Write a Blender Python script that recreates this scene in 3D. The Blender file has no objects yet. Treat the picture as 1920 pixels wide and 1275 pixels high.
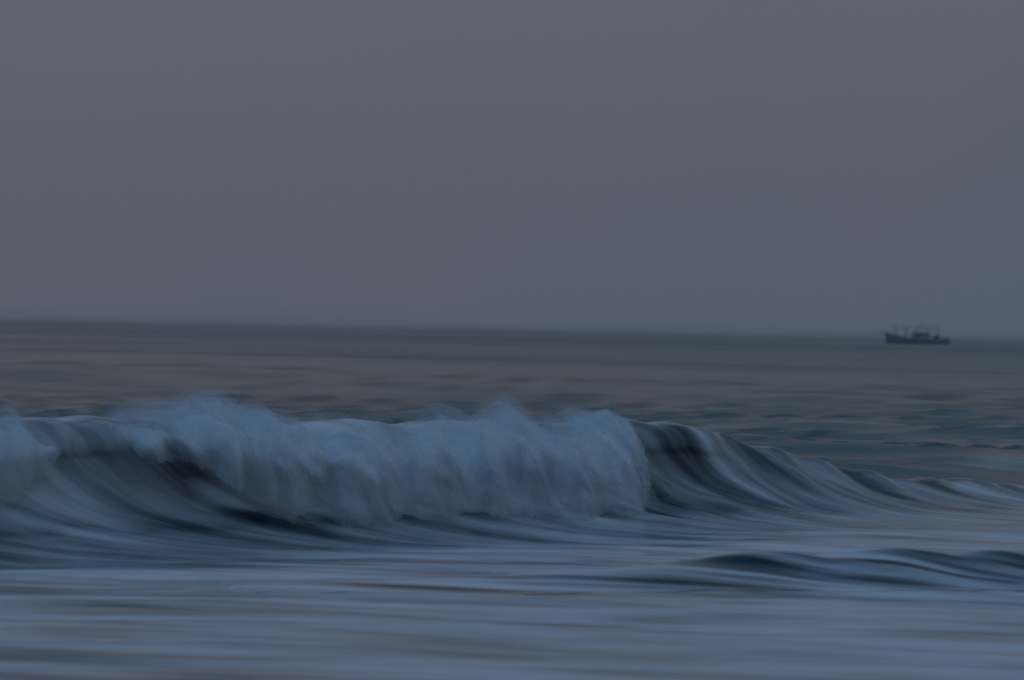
import bpy, bmesh, math
import numpy as np
from mathutils import Vector

sc = bpy.context.scene
R = math.radians

# ------------------------------------------------------------------ camera
CAM_H = 2.6                      # eye height over still water, metres
FPX = 7200.0                     # focal length in pixels of the 1920 px photograph (135 mm lens)
cam_d = bpy.data.cameras.new('camera')
cam = bpy.data.objects.new('camera', cam_d)
sc.collection.objects.link(cam)
sc.camera = cam
cam_d.sensor_width = 36.0
cam_d.lens = 36.0 * FPX / 1920.0
cam_d.clip_start = 0.5
cam_d.clip_end = 90000.0
cam.location = (0, 0, CAM_H)
cam.rotation_euler = (R(90) - math.atan(18.5 / FPX), R(-1.13), 0)
cam_d.dof.use_dof = True
cam_d.dof.focus_distance = 62.0
cam_d.dof.aperture_fstop = 1.8

# ------------------------------------------------------------------ sky
world = bpy.data.worlds.new('World')
sc.world = world
world.use_nodes = True
nt = world.node_tree
nt.nodes.clear()
wout = nt.nodes.new('ShaderNodeOutputWorld')
wbg = nt.nodes.new('ShaderNodeBackground')
SUN_EL, SUN_AZ = 1.0, 150.0      # sun just setting behind the viewer's right shoulder
sky = nt.nodes.new('ShaderNodeTexSky')
sky.sky_type = 'NISHITA'
sky.sun_disc = False
sky.sun_elevation = R(SUN_EL)
sky.sun_rotation = R(SUN_AZ)
sky.dust_density = 2.0
tc = nt.nodes.new('ShaderNodeTexCoord')
sep = nt.nodes.new('ShaderNodeSeparateXYZ')
nt.links.new(tc.outputs['Generated'], sep.inputs[0])
asin = nt.nodes.new('ShaderNodeMath'); asin.operation = 'ARCSINE'
nt.links.new(sep.outputs['Z'], asin.inputs[0])
nrm = nt.nodes.new('ShaderNodeMath'); nrm.operation = 'DIVIDE'; nrm.inputs[1].default_value = math.pi / 2
nt.links.new(asin.outputs[0], nrm.inputs[0])
# veil of dusk cloud: grey at the horizon, mauve above it, blue overhead
FRONT = [(0.0, (0.098, 0.113, 0.147)), (0.03, (0.108, 0.118, 0.151)), (0.06, (0.121, 0.127, 0.160)),
         (0.095, (0.160, 0.148, 0.164)), (0.17, (0.132, 0.142, 0.172)), (0.28, (0.138, 0.170, 0.230)), (0.55, (0.115, 0.192, 0.315)), (1.0, (0.090, 0.190, 0.355))]
BACK = [(0.0, (0.052, 0.088, 0.150)), (0.15, (0.066, 0.125, 0.220)), (0.4, (0.078, 0.160, 0.290)), (1.0, (0.090, 0.190, 0.355))]
def sky_ramp(stops):
    rp = nt.nodes.new('ShaderNodeValToRGB')
    nt.links.new(nrm.outputs[0], rp.inputs[0])
    el = rp.color_ramp.elements
    while len(el) < len(stops):
        el.new(0.5)
    for e, (p, c) in zip(el, stops):
        e.position = p
        e.color = (*c, 1)
    return rp
# the veil is brighter and mauve out to sea (+y), a deeper blue over the land behind the viewer
side = nt.nodes.new('ShaderNodeMapRange'); side.interpolation_type = 'SMOOTHSTEP'
side.inputs[1].default_value = 0.5; side.inputs[2].default_value = -0.75
axis = nt.nodes.new('ShaderNodeVectorMath'); axis.operation = 'DOT_PRODUCT'; axis.inputs[1].default_value = (0.5, 0.866, 0)
nt.links.new(tc.outputs['Generated'], axis.inputs[0])
nt.links.new(axis.outputs['Value'], side.inputs[0])
ramp = nt.nodes.new('ShaderNodeMix'); ramp.data_type = 'RGBA'
nt.links.new(side.outputs[0], ramp.inputs[0])
nt.links.new(sky_ramp(FRONT).outputs[0], ramp.inputs[6])
nt.links.new(sky_ramp(BACK).outputs[0], ramp.inputs[7])
mulsky = nt.nodes.new('ShaderNodeMix'); mulsky.data_type = 'RGBA'; mulsky.blend_type = 'MIX'
mulsky.inputs[0].default_value = 0.002
nt.links.new(ramp.outputs[2], mulsky.inputs[6])
nt.links.new(sky.outputs[0], mulsky.inputs[7])
# faint uneven tint of the cloud veil: mauve to the left, cooler to the right
vn = nt.nodes.new('ShaderNodeTexNoise'); vn.inputs['Scale'].default_value = 9.0; vn.inputs['Detail'].default_value = 3.0
nt.links.new(tc.outputs['Generated'], vn.inputs['Vector'])
vx = nt.nodes.new('ShaderNodeMath'); vx.operation = 'MULTIPLY_ADD'; vx.inputs[1].default_value = 2.4
nt.links.new(sep.outputs['X'], vx.inputs[0]); nt.links.new(vn.outputs['Fac'], vx.inputs[2])
vr = nt.nodes.new('ShaderNodeMapRange'); vr.interpolation_type = 'SMOOTHSTEP'
vr.inputs[1].default_value = 0.05; vr.inputs[2].default_value = 0.95
nt.links.new(vx.outputs[0], vr.inputs[0])
vt = nt.nodes.new('ShaderNodeMix'); vt.data_type = 'RGBA'
vt.inputs[6].default_value = (1.02, 1.0, 1.0, 1); vt.inputs[7].default_value = (0.90, 0.985, 1.0, 1)
nt.links.new(vr.outputs[0], vt.inputs[0])
vm = nt.nodes.new('ShaderNodeMix'); vm.data_type = 'RGBA'; vm.blend_type = 'MULTIPLY'; vm.inputs[0].default_value = 1.0
nt.links.new(mulsky.outputs[2], vm.inputs[6]); nt.links.new(vt.outputs[2], vm.inputs[7])
nt.links.new(vm.outputs[2], wbg.inputs[0])
wbg.inputs[1].default_value = 1.0
nt.links.new(wbg.outputs[0], wout.inputs[0])

sun_d = bpy.data.lights.new('sun', 'SUN')
sun = bpy.data.objects.new('sun', sun_d)
sc.collection.objects.link(sun)
sun_d.energy = 0.06
sun_d.angle = R(40)
sun_d.color = (1.0, 0.86, 0.8)
sun.rotation_euler = (R(62), 0, R(35))

sc.view_settings.view_transform = 'Standard'
sc.view_settings.look = 'None'
sc.view_settings.exposure = 0.0
sc.view_settings.gamma = 1.0
sc.cycles.volume_bounces = 3
sc.cycles.max_bounces = 5
sc.cycles.transparent_max_bounces = 32
sc.cycles.use_denoising = True

# ------------------------------------------------------------------ numpy noise
rng = np.random.RandomState(7)
PERM = np.concatenate([rng.permutation(256)] * 3)
GA = rng.rand(256) * 2 * np.pi
GX, GY = np.cos(GA), np.sin(GA)

def noise(x, y, seed=0):
    x = np.asarray(x, float) + seed * 17.37
    y = np.asarray(y, float) + seed * 41.91
    xi = np.floor(x).astype(int); yi = np.floor(y).astype(int)
    xf = x - xi; yf = y - yi
    u = xf * xf * xf * (xf * (xf * 6 - 15) + 10)
    v = yf * yf * yf * (yf * (yf * 6 - 15) + 10)
    def g(a, b, dx, dy):
        h = PERM[PERM[a & 255] + (b & 255)]
        return GX[h] * dx + GY[h] * dy
    n00 = g(xi, yi, xf, yf); n10 = g(xi + 1, yi, xf - 1, yf)
    n01 = g(xi, yi + 1, xf, yf - 1); n11 = g(xi + 1, yi + 1, xf - 1, yf - 1)
    return 1.6 * ((n00 * (1 - u) + n10 * u) * (1 - v) + (n01 * (1 - u) + n11 * u) * v)

def fbm(x, y, octaves=4, seed=0, gain=0.5):
    s = 0; a = 1.0
    for k in range(octaves):
        s = s + a * noise(x * 2 ** k, y * 2 ** k, seed + k)
        a *= gain
    return s

def sstep(a, b, x):
    t = np.clip((np.asarray(x, float) - a) / (b - a), 0, 1)
    return t * t * (3 - 2 * t)

# ------------------------------------------------------------------ the surf zone, in metres
# The main wave's crest runs at 45 degrees to the view: t along the crest (away to the right), n out in front of it.
Y0 = 52.1
RT2 = math.sqrt(2)
def to_tn(x, y):
    return (x + (y - Y0)) / RT2, (x - (y - Y0)) / RT2
def to_xy(t, n):
    return (t + n) / RT2, Y0 + (t - n) / RT2
def t_of(px):                    # where on the crest a column of the photograph falls
    k = (px - 960) / FPX
    return RT2 * Y0 * k / (1 - k)

_n = np.linspace(-20, 60, 1601)
_s = 0.78 * sstep(-0.3, 0.4, _n)
_S = np.cumsum(_s) * (_n[1] - _n[0])
def shear(n):
    return np.interp(n, _n, _S)
def streak_q(t, n):              # constant along the drawn-out lines of the moving water
    x, y = to_xy(t, n)
    return t - shear(n) + sstep(1.0, 5.0, n) * (0.45 * noise(x / 4.5, y / 5.0, 7) + 0.16 * noise(x / 1.8, y / 2.2, 8))

def ridges(q, along):
    return (0.55 * noise(q / 0.95, along / 5.0, 3) + 0.35 * noise(q / 0.42, along / 3.4, 4) + 0.16 * noise(q / 0.19, along / 2.2, 5))

# second, low wave in the right foreground
SW_A = np.array([1.0, 39.4]); _d = np.array([6.0, 1.9]); SW_T = _d / np.linalg.norm(_d); SW_N = np.array([SW_T[1], -SW_T[0]])
def sw_tn(x, y):
    dx, dy = x - SW_A[0], y - SW_A[1]
    return dx * SW_T[0] + dy * SW_T[1], dx * SW_N[0] + dy * SW_N[1]

def row_step(y):
    return np.maximum(0.07, y * y / 19000.0)

def base_height(x, y):
    """still-water sheet with chop offshore and drawn-out wash inshore"""
    t, n = to_tn(x, y)
    off = sstep(-2.0, -15.0, n)
    wash = sstep(1.0, 4.0, n)
    dy = row_step(y)
    h = 0
    for L, a, sd in ((140, 0.4, 9), (60, 0.50, 10), (26, 0.38, 11), (11, 0.25, 12), (5.5, 0.29, 13), (2.8, 0.25, 14), (1.4, 0.14, 15)):
        w = np.clip(L / (2.0 * dy) - 0.5, 0, 1)
        ax = 0.94 * x - 0.34 * y; cx = 0.34 * x + 0.94 * y
        f = noise(ax / (L * 4.0), cx / L, sd)
        h = h + w * a * (f if L > 6 else (0.6 - 1.5 * np.abs(f)))
    # a low swell following behind the broken one
    h = h + 0.26 * np.exp(-((n + 11 - 0.12 * (t - 6)) / 2.2) ** 2) * sstep(1, 7, t)
    q = streak_q(t, n)
    hw = 0.045 * ridges(q, x) + 0.05 * noise(x / 5.0, y / 2.6, 21) + 0.008 * noise(x / 1.6, y / 0.6, 22)
    return off * h + wash * hw

# ------------------------------------------------------------------ materials
def new_mat(name):
    m = bpy.data.materials.new(name)
    m.use_nodes = True
    m.node_tree.nodes.clear()
    return m, m.node_tree

def nd(t, kind, **kw):
    n = t.nodes.new(kind)
    for k, v in kw.items():
        setattr(n, k, v)
    return n

def math_node(t, op, a, b=None, clamp=False):
    n = t.nodes.new('ShaderNodeMath'); n.operation = op; n.use_clamp = clamp
    for i, v in enumerate((a, b)):
        if v is None: continue
        if isinstance(v, (int, float)): n.inputs[i].default_value = v
        else: t.links.new(v, n.inputs[i])
    return n.outputs[0]

def map_range(t, v, a, b, c, d, smooth=True):
    n = t.nodes.new('ShaderNodeMapRange')
    n.interpolation_type = 'SMOOTHSTEP' if smooth else 'LINEAR'
    t.links.new(v, n.inputs[0])
    for i, k in enumerate((a, b, c, d)):
        n.inputs[i + 1].default_value = k
    return n.outputs[0]

def noise_tex(t, vec, scale=1.0, detail=3.0, rough=0.5, mapping=None):
    if mapping:
        mp = t.nodes.new('ShaderNodeMapping'); mp.inputs['Scale'].default_value = mapping
        t.links.new(vec, mp.inputs[0]); vec = mp.outputs[0]
    n = t.nodes.new('ShaderNodeTexNoise')
    t.links.new(vec, n.inputs['Vector'])
    n.inputs['Scale'].default_value = scale
    n.inputs['Detail'].default_value = detail
    n.inputs['Roughness'].default_value = rough
    return n.outputs['Fac']

def water_material():
    m, t = new_mat('sea_water')
    out = nd(t, 'ShaderNodeOutputMaterial')
    flow = nd(t, 'ShaderNodeAttribute', attribute_name='flow')
    foam = nd(t, 'ShaderNodeAttribute', attribute_name='foam')
    geo = nd(t, 'ShaderNodeNewGeometry')
    # water
    w = nd(t, 'ShaderNodeBsdfPrincipled')
    fsep = nd(t, 'ShaderNodeSeparateXYZ'); t.links.new(flow.outputs['Vector'], fsep.inputs[0])
    t.links.new(fsep.outputs['Z'], w.inputs['Roughness'])
    # clearer blue water in the surf, greener out at sea
    wc = nd(t, 'ShaderNodeMix', data_type='RGBA')
    t.links.new(map_range(t, fsep.outputs['Z'], 0.085, 0.15, 0.0, 1.0), wc.inputs[0])
    wc.inputs[6].default_value = (0.008, 0.034, 0.048, 1); wc.inputs[7].default_value = (0.001, 0.095, 0.100, 1)
    t.links.new(wc.outputs[2], w.inputs['Base Color'])
    w.inputs['IOR'].default_value = 1.333
    # foam film
    f = nd(t, 'ShaderNodeBsdfPrincipled')
    f.inputs['Base Color'].default_value = (0.87, 0.885, 0.89, 1)
    f.inputs['Roughness'].default_value = 0.55
    f.inputs['IOR'].default_value = 1.333
    f.inputs['Coat Weight'].default_value = 0.6
    f.inputs['Coat Roughness'].default_value = 0.12
    f.inputs['Coat IOR'].default_value = 1.333
    # drawn-out streaks of foam along the flow
    n1 = noise_tex(t, flow.outputs['Vector'], 1.0, 4.0, 0.55, (1.1, 0.15, 1))
    n2 = noise_tex(t, flow.outputs['Vector'], 1.0, 3.0, 0.6, (3.6, 0.4, 1))
    s = math_node(t, 'ADD', math_node(t, 'MULTIPLY', n1, 0.78), math_node(t, 'MULTIPLY', n2, 0.22))
    thr = math_node(t, 'SUBTRACT', s, math_node(t, 'SUBTRACT', 1.0, foam.outputs['Fac']))
    fac = map_range(t, thr, -0.28, 0.28, 0.0, 1.0)
    fac = math_node(t, 'MULTIPLY', fac, 0.92)
    fac = math_node(t, 'MULTIPLY', fac, map_range(t, foam.outputs['Fac'], 0.0, 0.15, 0.0, 1.0))
    # fine ripples
    b1 = noise_tex(t, flow.outputs['Vector'], 1.0, 4.0, 0.55, (3.2, 0.35, 1))
    b2 = noise_tex(t, geo.outputs['Position'], 1.0, 3.0, 0.5, (0.8, 2.4, 2.0))
    hh = math_node(t, 'ADD', math_node(t, 'MULTIPLY', b1, 0.5), math_node(t, 'MULTIPLY', b2, 0.5))
    bump = nd(t, 'ShaderNodeBump'); bump.inputs['Strength'].default_value = 0.4; bump.inputs['Distance'].default_value = 0.035
    t.links.new(hh, bump.inputs['Height'])
    t.links.new(bump.outputs[0], w.inputs['Normal'])
    t.links.new(bump.outputs[0], f.inputs['Normal'])
    mix = nd(t, 'ShaderNodeMixShader')
    t.links.new(fac, mix.inputs[0]); t.links.new(w.outputs[0], mix.inputs[1]); t.links.new(f.outputs[0], mix.inputs[2])
    t.links.new(mix.outputs[0], out.inputs[0])
    return m

def foam_material():
    m, t = new_mat('white_foam')
    out = nd(t, 'ShaderNodeOutputMaterial')
    tcn = nd(t, 'ShaderNodeTexCoord')
    p = nd(t, 'ShaderNodeBsdfPrincipled')
    n1 = noise_tex(t, tcn.outputs['Object'], 3.0, 6.0, 0.6)
    ramp = nd(t, 'ShaderNodeValToRGB')
    ramp.color_ramp.elements[0].position = 0.3; ramp.color_ramp.elements[0].color = (0.58, 0.66, 0.69, 1)
    ramp.color_ramp.elements[1].position = 0.62; ramp.color_ramp.elements[1].color = (0.86, 0.88, 0.89, 1)
    t.links.new(n1, ramp.inputs[0]); t.links.new(ramp.outputs[0], p.inputs['Base Color'])
    p.inputs['Roughness'].default_value = 0.9
    b = noise_tex(t, tcn.outputs['Object'], 9.0, 6.0, 0.65)
    bump = nd(t, 'ShaderNodeBump'); bump.inputs['Strength'].default_value = 0.2; bump.inputs['Distance'].default_value = 0.05
    t.links.new(b, bump.inputs['Height']); t.links.new(bump.outputs[0], p.inputs['Normal'])
    # torn, thinning sheets towards the foot
    so = nd(t, 'ShaderNodeAttribute', attribute_name='solid'); fa = nd(t, 'ShaderNodeAttribute', attribute_name='fall')
    n2 = noise_tex(t, fa.outputs['Vector'], 1.0, 4.0, 0.6, (3.2, 1.0, 1.5))
    al = math_node(t, 'ADD', math_node(t, 'MULTIPLY', so.outputs['Fac'], 1.3), math_node(t, 'MULTIPLY', math_node(t, 'SUBTRACT', n2, 0.62), 1.5))
    al = map_range(t, al, 0.0, 0.8, 0.0, 1.0)
    tp = nd(t, 'ShaderNodeBsdfTransparent'); mx = nd(t, 'ShaderNodeMixShader')
    t.links.new(al, mx.inputs[0]); t.links.new(tp.outputs[0], mx.inputs[1]); t.links.new(p.outputs[0], mx.inputs[2])
    t.links.new(mx.outputs[0], out.inputs[0])
    return m

def spray_material():
    m, t = new_mat('spray_droplets')
    out = nd(t, 'ShaderNodeOutputMaterial')
    d = nd(t, 'ShaderNodeBsdfDiffuse'); d.inputs[0].default_value = (0.85, 0.88, 0.9, 1)
    tr = nd(t, 'ShaderNodeBsdfTranslucent'); tr.inputs[0].default_value = (0.85, 0.88, 0.9, 1)
    mx = nd(t, 'ShaderNodeMixShader'); mx.inputs[0].default_value = 0.45
    t.links.new(d.outputs[0], mx.inputs[1]); t.links.new(tr.outputs[0], mx.inputs[2])
    t.links.new(mx.outputs[0], out.inputs[0])
    return m

def paint(name, col, rough=0.55):
    m, t = new_mat(name)
    out = nd(t, 'ShaderNodeOutputMaterial')
    p = nd(t, 'ShaderNodeBsdfPrincipled')
    tcn = nd(t, 'ShaderNodeTexCoord')
    n1 = noise_tex(t, tcn.outputs['Object'], 0.8, 5.0, 0.6)
    r = nd(t, 'ShaderNodeValToRGB')
    r.color_ramp.elements[0].position = 0.3; r.color_ramp.elements[0].color = (*[c * 0.65 for c in col], 1)
    r.color_ramp.elements[1].position = 0.65; r.color_ramp.elements[1].color = (*col, 1)
    t.links.new(n1, r.inputs[0]); t.links.new(r.outputs[0], p.inputs['Base Color'])
    p.inputs['Roughness'].default_value = rough
    t.links.new(p.outputs[0], out.inputs[0])
    return m

M_WATER = water_material()
M_FOAM = foam_material()
M_SPRAY = spray_material()

# ------------------------------------------------------------------ mesh helpers
def grid_mesh(name, X, Y, Z, flow=None, foam=None, mat=None, parent=None, wrap=False):
    r, c = X.shape
    co = np.stack([X, Y, Z], -1).reshape(-1, 3)
    idx = np.arange(r * c).reshape(r, c)
    if wrap:
        idx = np.concatenate([idx, idx[:, :1]], 1)
    a, b, d, e = idx[:-1, :-1], idx[:-1, 1:], idx[1:, 1:], idx[1:, :-1]
    quads = np.stack([a, b, d, e], -1).reshape(-1, 4)
    me = bpy.data.meshes.new(name)
    nq = len(quads)
    me.vertices.add(len(co)); me.loops.add(nq * 4); me.polygons.add(nq)
    me.vertices.foreach_set('co', co.ravel().astype(np.float32))
    me.loops.foreach_set('vertex_index', quads.ravel().astype(np.int32))
    me.polygons.foreach_set('loop_start', np.arange(0, nq * 4, 4, dtype=np.int32))
    me.polygons.foreach_set('use_smooth', np.ones(nq, dtype=bool))
    me.update(calc_edges=True)
    if flow is not None:
        at = me.attributes.new('flow', 'FLOAT_VECTOR', 'POINT')
        fl = np.zeros((len(co), 3), np.float32)
        fl[:, 0] = flow[0].ravel(); fl[:, 1] = flow[1].ravel(); fl[:, 2] = wind_roughness(X, Y).ravel()
        at.data.foreach_set('vector', fl.ravel())
    if foam is not None:
        at = me.attributes.new('foam', 'FLOAT', 'POINT')
        at.data.foreach_set('value', foam.ravel().astype(np.float32))
    o = bpy.data.objects.new(name, me)
    sc.collection.objects.link(o)
    if mat: me.materials.append(mat)
    if parent: o.parent = parent
    return o

def wash_foam(x, y):
    t, n = to_tn(x, y)
    base = 0.48 * sstep(0.4, 1.9, n) + 0.10 * sstep(2.5, 6.0, n)
    base = base + (0.15 * noise(x / 2.8, (y + 0.3 * x) / 1.5, 31) + 0.13 * noise(x / 1.4, (y + 0.35 * x) / 0.6, 32)) * sstep(1.0, 4.5, n)
    base = base + sstep(4.5, 8.5, x) * sstep(-1.5, -4, n) * sstep(92, 74, y) * np.clip(0.16 + 0.35 * noise(x / 2.6, y / 4, 33), 0, 1)
    base = base - 0.05 * sstep(-3, -8, t) * sstep(5.5, 3.0, n)
    return np.clip(base, 0, 1)

def wind_roughness(x, y):
    """wind ripple too fine for the mesh: smooth inshore, ruffled offshore"""
    t, n = to_tn(x, y)
    r = 0.08 + 0.17 * sstep(-1, -7, n) + 0.05 * sstep(110, 600, y)
    dy = row_step(y)
    for L, sd in ((2.5, 100), (6, 101), (16, 102), (45, 103), (130, 104), (400, 105)):
        w = np.clip(L / (2 * dy) - 0.5, 0, 1) * sstep(-1, -6, n)
        r = r + 0.09 * w * noise((0.94 * x - 0.34 * y) / (L * 3.5), (0.34 * x + 0.94 * y) / L, sd)
    return np.where(n < -4, np.clip(r, 0.18, 0.6), np.clip(r, 0.05, 0.6))

# ------------------------------------------------------------------ sea sheet
def build_sea():
    ys = [17.0]
    while ys[-1] < 60000:
        ys.append(ys[-1] + float(row_step(ys[-1])))
        if ys[-1] > 3000: ys[-1] *= 1.15
    ys = np.array(ys)
    a = np.linspace(-1, 1, 420)
    a = 0.75 * a + 0.25 * a ** 3
    Yg = np.repeat(ys[:, None], len(a), 1)
    Xg = a[None, :] * (6.0 + 0.26 * Yg)
    t, n = to_tn(Xg, Yg)
    Z = base_height(Xg, Yg)
    sink = sstep(-7.0, -5.6, n) * sstep(6.0, 4.9, n) * sstep(-16, -14.6, t) * sstep(19, 17.4, t)
    st, sn = sw_tn(Xg, Yg)
    sink2 = sstep(-2.9, -2.2, sn) * sstep(2.0, 1.4, sn) * sstep(-4.0, -3.2, st) * sstep(11, 10, st)
    Z = Z - 0.5 * sink - 0.25 * sink2
    o = grid_mesh('sea', Xg, Yg, Z, (streak_q(t, n), Xg), wash_foam(Xg, Yg), M_WATER)
    o['kind'] = 'structure'
    return o

# ------------------------------------------------------------------ the breaking wave
TP = [t_of(p) for p in (-1200, -500, 0, 400, 800, 1250, 1310, 1400, 1500, 1600, 1700, 1920, 2400)]
AV = [1.0, 1.38, 1.40, 1.38, 1.34, 1.33, 1.28, 1.06, 0.86, 0.66, 0.46, 0.30, 0.18]
CP = [t_of(p) for p in (-1200, -200, 60, 300, 480, 620, 1150, 1240, 1310, 1370, 1500, 2400)]
CV = [0.2, 0.4, 0.48, 0.52, 0.45, 0.35, 0.35, 0.55, 0.42, 0.10, 0.0, 0.0]

def smooth_interp(t, xs, vs, w=0.35):
    k = np.linspace(-1.5, 1.5, 13)
    g = np.exp(-k * k); g /= g.sum()
    return sum(gi * np.interp(t + ki * w, xs, vs) for gi, ki in zip(g, k))

PLAIN = [(-3.2, .10), (-1.7, .42), (-.75, .80), (-.2, .975), (0, 1.0), (.10, .965), (.19, .88), (.33, .72), (.55, .52), (.85, .32), (1.25, .15), (1.8, .035), (2.5, -.04), (3.2, -.03)]
CURL = [(-3.2, .12), (-1.7, .46), (-.75, .84), (-.15, .985), (.22, 1.0), (.50, .93), (.60, .82), (.50, .80), (.18, .80), (-.02, .60), (.14, .33), (.55, .12), (1.4, -.02), (2.7, -.03)]

def catmull(P, m, closed=False):
    """P: (k, ..., 2) control points -> (m, ..., 2)"""
    k = P.shape[0]
    u = np.linspace(0, k if closed else k - 1, m, endpoint=not closed)
    i = np.floor(u).astype(int)
    if not closed: i = np.minimum(i, k - 2)
    f = (u - i).reshape((-1,) + (1,) * (P.ndim - 1))
    ix = (lambda j: j % k) if closed else (lambda j: np.clip(j, 0, k - 1))
    p0, p1, p2, p3 = P[ix(i - 1)], P[ix(i)], P[ix(i + 1)], P[ix(i + 2)]
    return 0.5 * (2 * p1 + (p2 - p0) * f + (2 * p0 - 5 * p1 + 4 * p2 - p3) * f ** 2 + (3 * p1 - p0 - 3 * p2 + p3) * f ** 3)

def wave_amp(ts):
    return smooth_interp(ts, TP, AV) + 0.04 * noise(ts / 1.3, 0 * ts, 51) + 0.025 * noise(ts / 0.5, 0 * ts, 52)

def build_wave():
    ts = np.arange(-16.5, 19.5, 0.04)
    A = (wave_amp(ts) + 0.06 * noise(ts / 0.75, 0 * ts, 54) * sstep(t_of(1300), t_of(1380), ts)) * sstep(-16.5, -13, ts) * sstep(19.5, 15, ts)
    c = np.clip(smooth_interp(ts, CP, CV, 0.25) + 0.08 * noise(ts / 0.8, 0 * ts, 53), 0, 1)
    sN = np.maximum(A, 1.1)
    cols = [np.stack([np.full_like(ts, -7.4), 0 * ts], -1), np.stack([np.full_like(ts, -5.6), 0.01 * A], -1)]
    for (pn, pz), (cn, cz) in zip(PLAIN, CURL):
        cols.append(np.stack([(pn * (1 - c) + cn * c) * sN, (pz * (1 - c) + cz * c) * A], -1))
    cols.append(np.stack([np.full_like(ts, 5.2), 0 * ts], -1))
    cols.append(np.stack([np.full_like(ts, 6.5), 0 * ts], -1))
    P = np.stack(cols, 0)
    prof = catmull(P, 300)                       # (300, T, 2)
    N = prof[..., 0]; Zp = prof[..., 1]
    T = np.repeat(ts[None, :], N.shape[0], 0)
    # arc length from the crest, over the face
    dn = np.diff(N, axis=0); dz = np.diff(Zp, axis=0)
    arc = np.concatenate([np.zeros((1, len(ts))), np.cumsum(np.hypot(dn, dz), 0)])
    u = np.linspace(0, P.shape[0] - 1, 300)
    i_cr = np.argmin(np.abs(u - 6.0))
    arc = arc - arc[i_cr][None, :]
    # profile normals
    gN = np.gradient(N, axis=0); gZ = np.gradient(Zp, axis=0)
    ln = np.hypot(gN, gZ) + 1e-9
    nn, nz = -gZ / ln, gN / ln
    nn, nz = nn, nz
    front = sstep(-0.2, 0.25, arc)
    q = streak_q(T, np.where(arc > 0, N + 1.5 * (np.maximum(arc, N) - N) * sstep(5.0, 2.5, N), N))
    X0, Y_0 = to_xy(T, N)
    wface = front * sstep(3.6, 1.2, arc)
    along = np.where(N > 2.0, X0, X0)
    d = wface * sstep(0, 0.25, arc) * (0.085 * (0.7 * noise(q / 1.1, along / 3, 3) + 0.5 * noise(q / 0.5, along / 2.2, 4)) + 0.03 * noise(q / 0.8, arc / 0.5, 6) + 0.006 * ridges(q * 1.7, along * 1.2))
    d = d * np.minimum(A / 1.1, 1)[None, :]
    N2 = N + nn * d; Z2 = Zp + nz * d
    X, Y = to_xy(T, N2)
    t2, n2 = to_tn(X, Y)
    chop = base_height(X, Y)
    # small chop on the wave's back and crest
    Z2 = Z2 + chop + (1 - front) * sstep(-6, -3, N) * (0.05 * noise(X / 1.6, Y / 1.2, 61) + 0.03 * noise(X / .6, Y / .5, 62))
    edge = np.minimum(np.minimum(N + 7.4, 6.5 - N), np.minimum(T + 16.5, 19.5 - T))
    Z2 = Z2 + 0.006 - 0.05 * sstep(0.3, 0.0, edge)
    foam = wash_foam(X, Y)
    left = sstep(t_of(700), t_of(200), T)
    foam = np.maximum(foam, wface * (0.40 + 0.11 * left + 0.17 * noise(q / 0.6, along / 3, 63)))
    te = T + 0.85 * np.maximum(N, 0)
    behind = sstep(t_of(230), t_of(420), te) * sstep(t_of(1225), t_of(1170), te) * sstep(2.6, 1.3, arc)
    foam = np.maximum(foam, behind * (0.66 + 0.2 * noise(q / 0.5, arc / 0.8, 64)))
    foam = foam * sstep(-0.3, 0.1, arc)
    # crest line turning white
    foam = np.maximum(foam, 0.55 * np.exp(-((arc + 0.1) / 0.28) ** 2) * sstep(0.6, 1.1, A)[None, :])
    return grid_mesh('water_face', X, Y, Z2, (q, along), foam, M_WATER)

SEC_A = [(-.55, .78), (-.22, .98), (.15, 1.04), (.48, 1.0), (.68, .90), (.72, .78), (.60, .72), (.38, .80), (.08, .84), (-.3, .68)]
SEC_B = [(-.55, .72), (-.22, .96), (.12, 1.03), (.42, .97), (.72, .78), (1.00, .47), (1.22, .16), (1.2, -.10), (.6, -.15), (-.2, .25)]
GP = [t_of(p) for p in (-600, -150, -20, 60, 130, 240, 350, 450, 560, 680, 820, 1300)]
GV = [1.0, 0.95, 0.65, 0.35, 0.0, 0.02, 0.18, 0.40, 0.66, 0.9, 1.0, 1.0]
EP = [t_of(p) for p in (-800, -300, 20, 110, 160, 215, 280, 420, 600, 760, 1000, 1130, 1185, 1212)]
EV = [0.3, 0.8, 0.72, 0.62, 0.35, 0.45, 0.85, 1.08, 0.92, 0.85, 0.93, 1.0, 0.72, 0.0]

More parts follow.
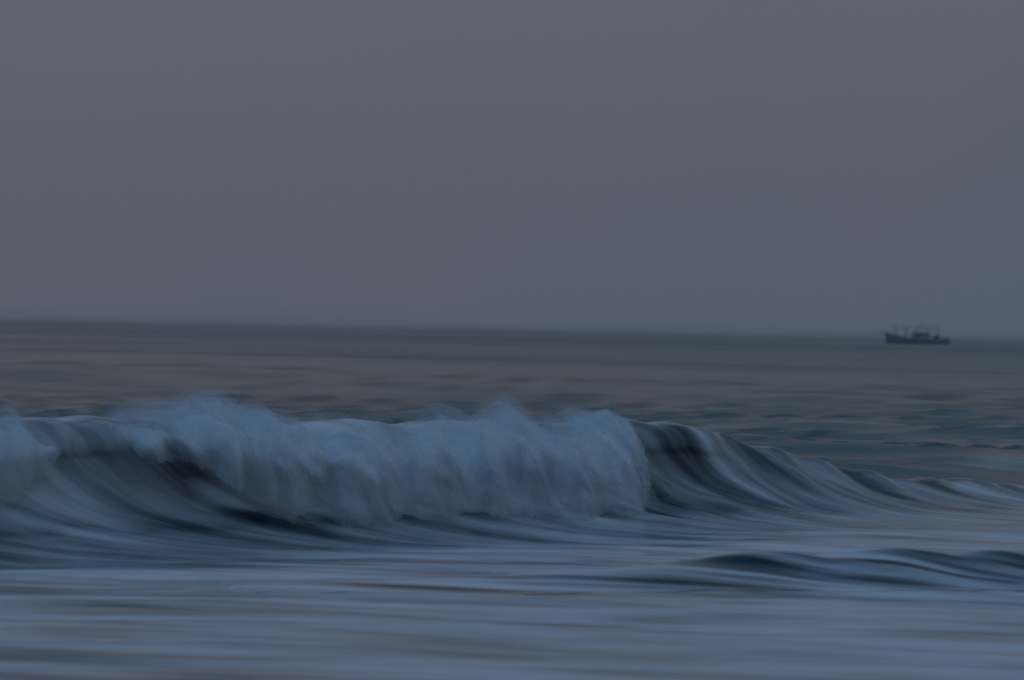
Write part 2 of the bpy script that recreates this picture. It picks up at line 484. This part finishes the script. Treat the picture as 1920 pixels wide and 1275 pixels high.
FOAM = {}
def build_foam(parent):
    ts = np.arange(t_of(-800), t_of(1212), 0.022)
    A = wave_amp(ts)
    g = np.clip(smooth_interp(ts, GP, GV, 0.2) + 0.15 * noise(ts / 0.7, 0 * ts, 71), 0, 1)
    e = smooth_interp(ts, EP, EV, 0.1) * (1 + 0.12 * noise(ts / 0.6, 0 * ts, 72))
    e = np.clip(e, 0.02, 1.3)
    e[0] = e[-1] = 0.01
    top = smooth_interp(ts, [t_of(p) for p in (-400, 0, 200, 300, 400, 540, 640, 790, 880, 930, 1030, 1140, 1200)], [.95, .97, .95, .94, .96, .95, .90, .88, 1.02, 1.01, .90, 1.06, 1.0], 0.12)
    reach = 1 + 0.16 * noise(ts / 0.55, 0 * ts, 77) + 0.10 * noise(ts / 0.22, 0 * ts, 78)
    cols = []
    for (an, az), (bn, bz) in zip(SEC_A, SEC_B):
        n = an * (1 - g) + bn * g; z = az * (1 - g) + bz * g
        z = z * (1 + (top - 1) * (az > .9)); n = n * (1 + (reach - 1) * (bn > .6))
        cn = 0.1 * (1 - g) + 0.35 * g; cz = 0.85 * (1 - g) + 0.42 * g
        cols.append(np.stack([(cn + (n - cn) * e) * A, (cz + (z - cz) * e) * A], -1))
    P = np.stack(cols, 0)
    m = 150
    prof = catmull(P, m, True)
    N = prof[..., 0]; Zp = prof[..., 1]
    T = np.repeat(ts[None, :], m, 0)
    gN = np.roll(N, -1, 0) - np.roll(N, 1, 0); gZ = np.roll(Zp, -1, 0) - np.roll(Zp, 1, 0)
    ln = np.hypot(gN, gZ) + 1e-6
    nn, nz = -gZ / ln, gN / ln
    arc = np.cumsum(np.hypot(gN, gZ) * 0.5, 0)
    # billows, drawn out down the fall line
    fl = T - 0.75 * arc
    b = 0.55 - np.abs(noise(fl / 0.75, arc / 1.5, 73)) * 1.8 + 0.5 * noise(fl / 1.6, arc / 1.2, 79)
    b = b + 0.32 * (0.5 - np.abs(noise(fl / 0.32, arc / 0.8, 74)) * 1.5)
    b = b + 0.09 * noise(T / 0.15, arc / 0.24, 75) + 0.05 * noise(T / 0.07, arc / 0.1, 76)
    d = 0.17 * b * np.minimum(e, 1)[None, :]
    N = N + nn * d; Zp = Zp + nz * d
    T = T - 0.85 * np.maximum(N, 0) + sstep(t_of(1090), t_of(1212), ts)[None, :] * (0.22 * noise(arc / 0.45, 0 * arc, 98) + 0.10 * noise(arc / 0.16, 0 * arc, 99))
    X, Y = to_xy(T, N)
    FOAM.update(T0=T + 0.85 * np.maximum(N, 0), T=T, N=N, Z=Zp, nn=nn, nz=nz, e=e, g=g, A=A, ts=ts, arc=arc)
    idx = np.arange(m) * 10.0 / m
    solid = (1 - sstep(3.4, 6.0, idx) * sstep(9.9, 8.8, idx))[:, None] * np.ones_like(T)
    solid = solid * np.clip(e / 0.5, 0, 1)[None, :] * sstep(t_of(1216), t_of(1150), ts)[None, :]
    fl2 = (T + 0.85 * np.maximum(N, 0)) - 0.75 * arc
    ob = grid_mesh('foam_crest', X.T.copy(), Y.T.copy(), Zp.T.copy(), mat=M_FOAM, parent=parent, wrap=True)
    ob.data.attributes.new('solid', 'FLOAT', 'POINT').data.foreach_set('value', solid.T.ravel().astype(np.float32))
    ob.data.attributes.new('fall', 'FLOAT_VECTOR', 'POINT').data.foreach_set('vector', np.stack([fl2.T, arc.T, N.T], -1).ravel().astype(np.float32))
    return ob

def build_spray(parent):
    """droplets thrown off the foam: hundreds of thousands of tiny four-sided beads, thinning out with distance"""
    r = np.random.RandomState(11)
    F = FOAM
    m, k = F['T'].shape
    want = 100000
    i = r.randint(0, m, want * 3); j = r.randint(0, k, want * 3)
    T, N, Z, nn, nz = (F[a][i, j] for a in ('T', 'N', 'Z', 'nn', 'nz'))
    clump = 0.5 + 0.5 * fbm(T / 0.55 - Z * 0.5, Z / 0.7 + N * 0.3, 3, 91)
    keep = (Z > 0.02) & (r.rand(len(T)) < np.clip(clump, 0.05, 1) ** 2.2) & (nz > -0.75) & (F['e'][j] > 0.15)
    T, N, Z, nn, nz, clump = (a[keep][:want] for a in (T, N, Z, nn, nz, clump))
    reach = 0.035 + 0.16 * np.clip(clump, 0, 1.3) ** 3 * (0.6 + 0.8 * np.clip(nz, 0, 1))
    d = np.minimum(r.exponential(1.0, len(T)), 2.2) * reach
    up = np.clip(nz, 0, 1)
    N = N + nn * d + r.normal(0, 0.02, len(T)) - 0.35 * up * d      # blown back over the crest
    Z = Z + nz * d + r.normal(0, 0.02, len(T))
    T = T + r.normal(0, 0.03, len(T)) - 0.5 * up * d
    # thin curtain falling off the lip
    cn = 60000
    jt = r.randint(0, k, cn)
    tt = F['ts'][jt]; AA = F['A'][jt]
    dens = sstep(t_of(215), t_of(330), tt) * sstep(t_of(700), t_of(520), tt) * np.clip(0.55 + 0.9 * noise(tt / 0.22, 0 * tt, 93), 0, 1)
    kk = r.rand(cn) < dens
    tt, AA = tt[kk], AA[kk]
    fall = np.minimum(r.exponential(0.28, len(tt)), 0.85) * AA
    n2 = (0.62 + 0.12 * np.sqrt(fall)) * AA + r.normal(0, 0.05, len(tt))
    T = np.concatenate([T, tt - 0.85 * n2 + r.normal(0, 0.02, len(tt))]); N = np.concatenate([N, n2]); Z = np.concatenate([Z, 0.80 * AA - fall])
    ncur = len(tt)
    small = np.ones(len(Z)); small[-ncur:] = 0.55
    ok = Z > 0.0
    small = small[ok]
    T, N, Z = T[ok], N[ok], Z[ok]
    X, Y = to_xy(T, N)
    P = np.stack([X, Y, Z], -1)
    n = len(P)
    base = np.array([[1, 1, 1], [1, -1, -1], [-1, 1, -1], [-1, -1, 1]], float) / math.sqrt(3)
    rad = (0.003 + 0.005 * r.rand(n) ** 2) * small
    ax = r.normal(size=(n, 3)); ax /= np.linalg.norm(ax, axis=1)[:, None]
    h = r.normal(size=(n, 3)); h -= ax * (h * ax).sum(1)[:, None]; h /= np.linalg.norm(h, axis=1)[:, None]
    w = np.cross(ax, h)
    V = P[:, None, :] + rad[:, None, None] * (base[None, :, 0:1] * ax[:, None] + base[None, :, 1:2] * h[:, None] + base[None, :, 2:3] * w[:, None])
    tri = np.array([[0, 1, 2], [0, 3, 1], [0, 2, 3], [1, 3, 2]])
    fa = (np.arange(n)[:, None, None] * 4 + tri[None]).reshape(-1, 3)
    me = bpy.data.meshes.new('spray')
    me.vertices.add(n * 4); me.loops.add(len(fa) * 3); me.polygons.add(len(fa))
    me.vertices.foreach_set('co', V.ravel().astype(np.float32))
    me.loops.foreach_set('vertex_index', fa.ravel().astype(np.int32))
    me.polygons.foreach_set('loop_start', np.arange(0, len(fa) * 3, 3, dtype=np.int32))
    me.polygons.foreach_set('use_smooth', np.ones(len(fa), dtype=bool))
    me.update(calc_edges=True)
    me.materials.append(M_SPRAY)
    o = bpy.data.objects.new('spray', me)
    sc.collection.objects.link(o)
    o.parent = parent
    o['kind'] = 'stuff'
    return o

def mist_material():
    m, t = new_mat('spray_mist')
    out = nd(t, 'ShaderNodeOutputMaterial')
    a = nd(t, 'ShaderNodeAttribute', attribute_name='veil')
    fl = nd(t, 'ShaderNodeAttribute', attribute_name='fall')
    n1 = noise_tex(t, fl.outputs['Vector'], 1.0, 5.0, 0.6, (2.4, 0.8, 1.6))
    n2 = noise_tex(t, fl.outputs['Vector'], 1.0, 4.0, 0.65, (8.0, 2.4, 5.0))
    s_ = math_node(t, 'ADD', math_node(t, 'MULTIPLY', n1, 0.85), math_node(t, 'MULTIPLY', n2, 0.15))
    tex = map_range(t, s_, 0.34, 0.70, 0.0, 1.0)
    al = math_node(t, 'MULTIPLY', a.outputs['Fac'], tex, True)
    d = nd(t, 'ShaderNodeBsdfDiffuse'); d.inputs[0].default_value = (0.91, 0.93, 0.94, 1)
    tr = nd(t, 'ShaderNodeBsdfTranslucent'); tr.inputs[0].default_value = (0.91, 0.93, 0.94, 1)
    mx = nd(t, 'ShaderNodeMixShader'); mx.inputs[0].default_value = 0.4
    t.links.new(d.outputs[0], mx.inputs[1]); t.links.new(tr.outputs[0], mx.inputs[2])
    tp = nd(t, 'ShaderNodeBsdfTransparent')
    mo = nd(t, 'ShaderNodeMixShader')
    t.links.new(al, mo.inputs[0]); t.links.new(tp.outputs[0], mo.inputs[1]); t.links.new(mx.outputs[0], mo.inputs[2])
    t.links.new(mo.outputs[0], out.inputs[0])
    return m

def build_mist(parent):
    """veils of mist round the foam, each thinner than the one inside it"""
    F = {k: (v[::2, ::2] if v.ndim == 2 else v[::2]) for k, v in FOAM.items()}
    m, k = F['T'].shape
    LV = 7
    co, quads, veil, fall = [], [], [], []
    # smooth normals of the section, so the veils do not cross
    nn = sum(np.roll(F['nn'], s_, 0) for s_ in range(-4, 5)) / 9; nz = sum(np.roll(F['nz'], s_, 0) for s_ in range(-4, 5)) / 9
    base = 0
    idx = np.arange(m * k).reshape(m, k)
    a = idx; b = np.roll(idx, -1, 0)
    q = np.stack([a[:, :-1], a[:, 1:], b[:, 1:], b[:, :-1]], -1).reshape(-1, 4)
    front = ((nz > -0.55) & (F['Z'] > 0.0))
    qk = front[:, :-1].reshape(-1)
    q = q[qk]
    big = np.clip(0.5 + 0.8 * noise(F['T'] / 0.9, F['arc'] / 1.1, 95) + 0.35 * noise(F['T'] / 0.35, F['arc'] / 0.5, 96), 0.05, 1.1)
    up = np.clip(nz, 0, 1)
    env = sstep(0.1, 0.6, F['e'])[None, :]
    for l in range(LV):
        f = (l + 0.6) / LV
        jig = 0.02 * noise(F['T'] / 0.25 + l * 3.1, F['arc'] / 0.3, 97)
        d = env * (0.03 + 0.40 * f * big * (0.55 + 0.45 * up) + jig)
        N = F['N'] + nn * d - 0.3 * up * d
        Z = F['Z'] + nz * d
        T = F['T'] - 0.45 * up * d + 0.22 * f * big * sstep(t_of(1090), t_of(1190), F['ts'])[None, :]
        X, Y = to_xy(T, N)
        co.append(np.stack([X, Y, Z], -1).reshape(-1, 3))
        quads.append(q + base); base += m * k
        veil.append(((1 - f) ** 1.4 * 0.62 * env * np.clip(F['Z'] / 0.15, 0, 1) * np.ones_like(X)).ravel())
        fall.append(np.stack([F['T0'] - 0.75 * F['arc'], F['arc'], N + 0.37 * l], -1).reshape(-1, 3))
    co = np.concatenate(co); quads = np.concatenate(quads); veil = np.concatenate(veil); fall = np.concatenate(fall)
    me = bpy.data.meshes.new('mist')
    nq = len(quads)
    me.vertices.add(len(co)); me.loops.add(nq * 4); me.polygons.add(nq)
    me.vertices.foreach_set('co', co.ravel().astype(np.float32))
    me.loops.foreach_set('vertex_index', quads.ravel().astype(np.int32))
    me.polygons.foreach_set('loop_start', np.arange(0, nq * 4, 4, dtype=np.int32))
    me.polygons.foreach_set('use_smooth', np.ones(nq, dtype=bool))
    me.update(calc_edges=True)
    me.attributes.new('veil', 'FLOAT', 'POINT').data.foreach_set('value', veil.astype(np.float32))
    me.attributes.new('fall', 'FLOAT_VECTOR', 'POINT').data.foreach_set('vector', fall.ravel().astype(np.float32))
    me.materials.append(mist_material())
    o = bpy.data.objects.new('mist', me)
    sc.collection.objects.link(o)
    o.parent = parent
    o['kind'] = 'stuff'
    return o

# ------------------------------------------------------------------ the low wave in the right foreground
def build_small_wave():
    ts = np.arange(-4.2, 11.2, 0.025)
    ns = np.concatenate([np.arange(-3.1, -0.4, 0.06), np.arange(-0.4, 1.3, 0.02), np.arange(1.3, 2.2, 0.06)])
    T, Nn = np.meshgrid(ts, ns)
    a = np.interp(ts, [-4.2, -2.5, -1.0, 0.2, 1.3, 2.6, 4.0, 5.5, 8.0, 11.2], [0, .07, .14, .21, .29, .36, .38, .37, .31, 0])
    k = np.exp(-np.linspace(-2, 2, 41) ** 2); k /= k.sum()
    a = np.convolve(np.pad(a, 20, mode='edge'), k, mode='valid')
    a = a * (1 + 0.12 * noise(ts / 0.9, 0 * ts, 81))
    bend = 0.18 * noise(ts / 2.0, 0 * ts, 82)
    Nc = Nn - bend[None, :]
    prof = np.where(Nc < 0, np.exp(-(np.abs(Nc) / 0.95) ** 1.8), np.exp(-(np.abs(Nc) / 0.72) ** 1.8))
    q = T - 1.7 * np.maximum(Nn, -0.3) - 0.5 * np.maximum(Nn, 0) ** 2
    face = sstep(-0.25, 0.25, Nc) * sstep(1.7, 0.4, Nc)
    X = SW_A[0] + T * SW_T[0] + Nn * SW_N[0]
    Y = SW_A[1] + T * SW_T[1] + Nn * SW_N[1]
    Z = base_height(X, Y) + a[None, :] * prof
    Z = Z + face * (a[None, :] / 0.4) * (0.055 * noise(q / 0.9, Nn / 1.2, 83) + 0.02 * noise(q / 0.4, Nn / 0.9, 84))
    edge = np.minimum(np.minimum(Nn + 3.1, 2.2 - Nn), np.minimum(T + 4.2, 11.2 - T))
    Z = Z + 0.006 - 0.05 * sstep(0.25, 0.0, edge)
    t, n = to_tn(X, Y)
    q0 = streak_q(t, n)
    w = np.exp(-(Nc / 0.9) ** 2) * np.minimum(a / 0.25, 1)[None, :]
    foam = wash_foam(X, Y)
    foam = foam * (1 - 0.42 * face * np.minimum(a / 0.25, 1)[None, :]) + face * (0.42 * noise(q / 0.7, Nn / 1.6, 85) + 0.14 * noise(q / 0.3, Nn / 1.2, 86))
    o = grid_mesh('low_wave', X, Y, Z, (q0, X), np.clip(foam, 0, 1), M_WATER)
    o['label'] = 'low dark blue wave reforming in the right foreground, in front of the big breaker'
    o['category'] = 'wave'
    return o

build_sea()
wave = bpy.data.objects.new('breaking_wave', None)
sc.collection.objects.link(wave)
wave['label'] = 'tall breaking wave with curling lip and white foam rolling across the middle'
wave['category'] = 'wave'
wf = build_wave(); wf.parent = wave
fo = build_foam(wave)
build_spray(wave)
build_mist(wave)
build_small_wave()

# ------------------------------------------------------------------ fishing boat on the horizon
def px_ground(px, below):
    """point on the water seen in column px, 'below' pixels under the horizon"""
    y = CAM_H * FPX / below
    return (px - 960) / FPX * y, y

def part(name, bm, mat, parent, smooth=False):
    bmesh.ops.recalc_face_normals(bm, faces=bm.faces)
    me = bpy.data.meshes.new(name); bm.to_mesh(me); bm.free()
    for p in me.polygons: p.use_smooth = smooth
    me.materials.append(mat)
    o = bpy.data.objects.new(name, me); sc.collection.objects.link(o); o.parent = parent
    return o

def box(x0, x1, y0, y1, z0, z1, bev=0.0):
    bm = bmesh.new()
    bmesh.ops.create_cube(bm, size=1)
    for v in bm.verts:
        v.co = Vector((x0 + (v.co.x + .5) * (x1 - x0), y0 + (v.co.y + .5) * (y1 - y0), z0 + (v.co.z + .5) * (z1 - z0)))
    if bev: bmesh.ops.bevel(bm, geom=bm.edges[:], offset=bev, segments=2, affect='EDGES')
    return bm

def bar(a, b, r0, r1=None, seg=8):
    a, b = Vector(a), Vector(b); r1 = r0 if r1 is None else r1
    d = (b - a).normalized(); s = d.orthogonal().normalized(); w = d.cross(s)
    bm = bmesh.new(); rings = []
    for p, r in ((a, r0), (b, r1)):
        rings.append([bm.verts.new(p + r * (math.cos(k * 2 * math.pi / seg) * s + math.sin(k * 2 * math.pi / seg) * w)) for k in range(seg)])
    for k in range(seg):
        bm.faces.new((rings[0][k], rings[0][(k + 1) % seg], rings[1][(k + 1) % seg], rings[1][k]))
    bm.faces.new(rings[0][::-1]); bm.faces.new(rings[1])
    return bm

def build_boat():
    bx, by = px_ground(1722, 11.0)
    boat = bpy.data.objects.new('fishing_boat', None)
    sc.collection.objects.link(boat)
    boat.location = (bx, by, 0)
    boat.rotation_euler = (0, 0, R(8))
    boat['label'] = 'small dark fishing boat with canopy far out on the horizon at right'
    boat['category'] = 'boat'
    mh = paint('hull_paint', (0.34, 0.37, 0.40)); mw = paint('cabin_paint', (0.55, 0.57, 0.58)); mg = paint('mast_paint', (0.34, 0.37, 0.40))
    md = paint('deck_wood', (0.16, 0.13, 0.10), 0.8)
    gl, t = new_mat('cabin_glass'); ou = nd(t, 'ShaderNodeOutputMaterial'); p = nd(t, 'ShaderNodeBsdfPrincipled')
    p.inputs['Base Color'].default_value = (0.02, 0.03, 0.035, 1); p.inputs['Roughness'].default_value = 0.08; t.links.new(p.outputs[0], ou.inputs[0])
    # hull: bow to the left (-x), sheer rising forward
    xs = np.linspace(-14.5, 13.5, 29)
    bm = bmesh.new(); rings = []
    for x in xs:
        u = (x + 14.5) / 28.0
        half = 3.1 * min(1.0, (u / 0.42)) ** 0.62 * (1 - 0.18 * max(0, (u - .75) / .25) ** 2)
        half = max(half, 0.06)
        top = 2.3 + 2.6 * max(0, 1 - u / 0.55) ** 1.9 + 0.55 * max(0, (u - .7) / .3) ** 2
        keel = -1.4 + 1.9 * max(0, 1 - u / 0.2) ** 1.6
        ring = []
        for s, f in ((-1, 1.0), (-1, .96), (-1, .72), (-1, .05), (1, .05), (1, .72), (1, .96), (1, 1.0)):
            zf = {1.0: 1.0, .96: .55, .72: .2, .05: 0.0}[f]
            ring.append(bm.verts.new((x + (0 if zf < .5 else -0.9 * (1 - u) ** 4 * zf), s * half * f, keel + (top - keel) * zf)))
        rings.append(ring)
    for a, b in zip(rings[:-1], rings[1:]):
        for k in range(7): bm.faces.new((a[k], a[k + 1], b[k + 1], b[k]))
    bm.faces.new(rings[0]); bm.faces.new(rings[-1][::-1])
    hull = part('hull', bm, mh, boat, True)
    # deck inside the bulwark
    bm = bmesh.new(); L_, R_ = [], []
    for x in xs[2:-1]:
        u = (x + 14.5) / 28.0
        half = 0.95 * 3.1 * min(1.0, (u / 0.42)) ** 0.62 * (1 - 0.18 * max(0, (u - .75) / .25) ** 2)
        z = 1.5 + 2.3 * max(0, 1 - u / 0.55) ** 1.9
        L_.append(bm.verts.new((x, -half, z))); R_.append(bm.verts.new((x, half, z)))
    for k in range(len(L_) - 1): bm.faces.new((L_[k], L_[k + 1], R_[k + 1], R_[k]))
    part('deck', bm, md, hull)
    for s in (-1, 1):
        pts = []
        for x in xs:
            u = (x + 14.5) / 28.0
            half = max(0.06, 3.1 * min(1.0, (u / 0.42)) ** 0.62 * (1 - 0.18 * max(0, (u - .75) / .25) ** 2))
            top = 2.3 + 2.6 * max(0, 1 - u / 0.55) ** 1.9 + 0.55 * max(0, (u - .7) / .3) ** 2
            pts.append((x - 0.9 * (1 - u) ** 4, s * half, top))
        bm = bmesh.new(); prev = None
        for p_ in pts:
            ring = [bm.verts.new((p_[0], p_[1] + dy, p_[2] + dz)) for dy, dz in ((-.12, -.1), (.12, -.1), (.12, .12), (-.12, .12))]
            if prev:
                for k in range(4): bm.faces.new((prev[k], prev[(k + 1) % 4], ring[(k + 1) % 4], ring[k]))
            else: bm.faces.new(ring)
            prev = ring
        bm.faces.new(prev[::-1])
        part('gunwale', bm, mw, hull)
    # wheelhouse aft of the middle
    wh = part('wheelhouse', box(-2.5, 4.6, -1.9, 1.9, 1.45, 4.7, 0.12), mw, boat)
    for k in range(4):
        x = -1.9 + k * 1.65
        part('window', box(x, x + 1.1, -1.93, -1.86, 3.35, 4.25), gl, wh)
    for y in (-1.3, 0.2):
        part('window', box(-2.53, -2.46, y, y + 1.1, 3.35, 4.25), gl, wh)
    part('cabin_roof', box(-3.1, 5.1, -2.25, 2.25, 4.68, 4.9, 0.06), mg, wh)
    # long canopy on posts over the working deck
    bm = bmesh.new(); rows = []
    for x in (-11.0, -6.0, -1.0, 4.0, 9.5):
        rows.append([bm.verts.new((x, 2.3 * c_, 7.35 + 0.35 * (1 - c_ * c_) - 0.02 * (x + 1))) for c_ in np.linspace(-1, 1, 7)])
    for a, b in zip(rows[:-1], rows[1:]):
        for k in range(6): bm.faces.new((a[k], a[k + 1], b[k + 1], b[k]))
    bmesh.ops.solidify(bm, geom=bm.faces[:], thickness=0.16)
    part('canopy', bm, mw, boat, False)
    for x in (-10.4, -5.5, -0.5, 4.4, 9.0):
        u = (x + 14.5) / 28.0
        for s in (-1, 1):
            part('post', bar((x, s * 2.1, 1.4 + 2.2 * max(0, 1 - u / 0.55) ** 1.9), (x, s * 2.1, 7.45 - .02 * (x + 1)), 0.14), mg, boat)
    part('mast', bar((1.0, 0, 4.8), (1.0, 0, 9.6), 0.14, 0.07), mg, boat)
    part('boom', bar((1.0, 0, 8.3), (9.8, 0, 9.0), 0.09, 0.05), mg, boat)
    part('bowsprit', bar((-13.6, 0, 4.6), (-20.5, 0, 5.6), 0.17, 0.07), mg, boat)
    part('net_drum', bar((8.2, -1.4, 3.0), (8.2, 1.4, 3.0), 0.95, seg=16), md, boat)
    return boat

build_boat()

# ------------------------------------------------------------------ evening haze over the water
def build_haze():
    m, t = new_mat('sea_haze')
    out = nd(t, 'ShaderNodeOutputMaterial')
    v = nd(t, 'ShaderNodeVolumePrincipled')
    v.inputs['Color'].default_value = (0.96, 0.94, 0.93, 1)
    v.inputs['Anisotropy'].default_value = 0.7
    v.inputs['Density'].default_value = 6e-5
    t.links.new(v.outputs[0], out.inputs['Volume'])
    o = part('haze', box(-30000, 30000, -40, 61000, -3.5, 14.0), m, None)
    o['kind'] = 'stuff'
    return o
build_haze()
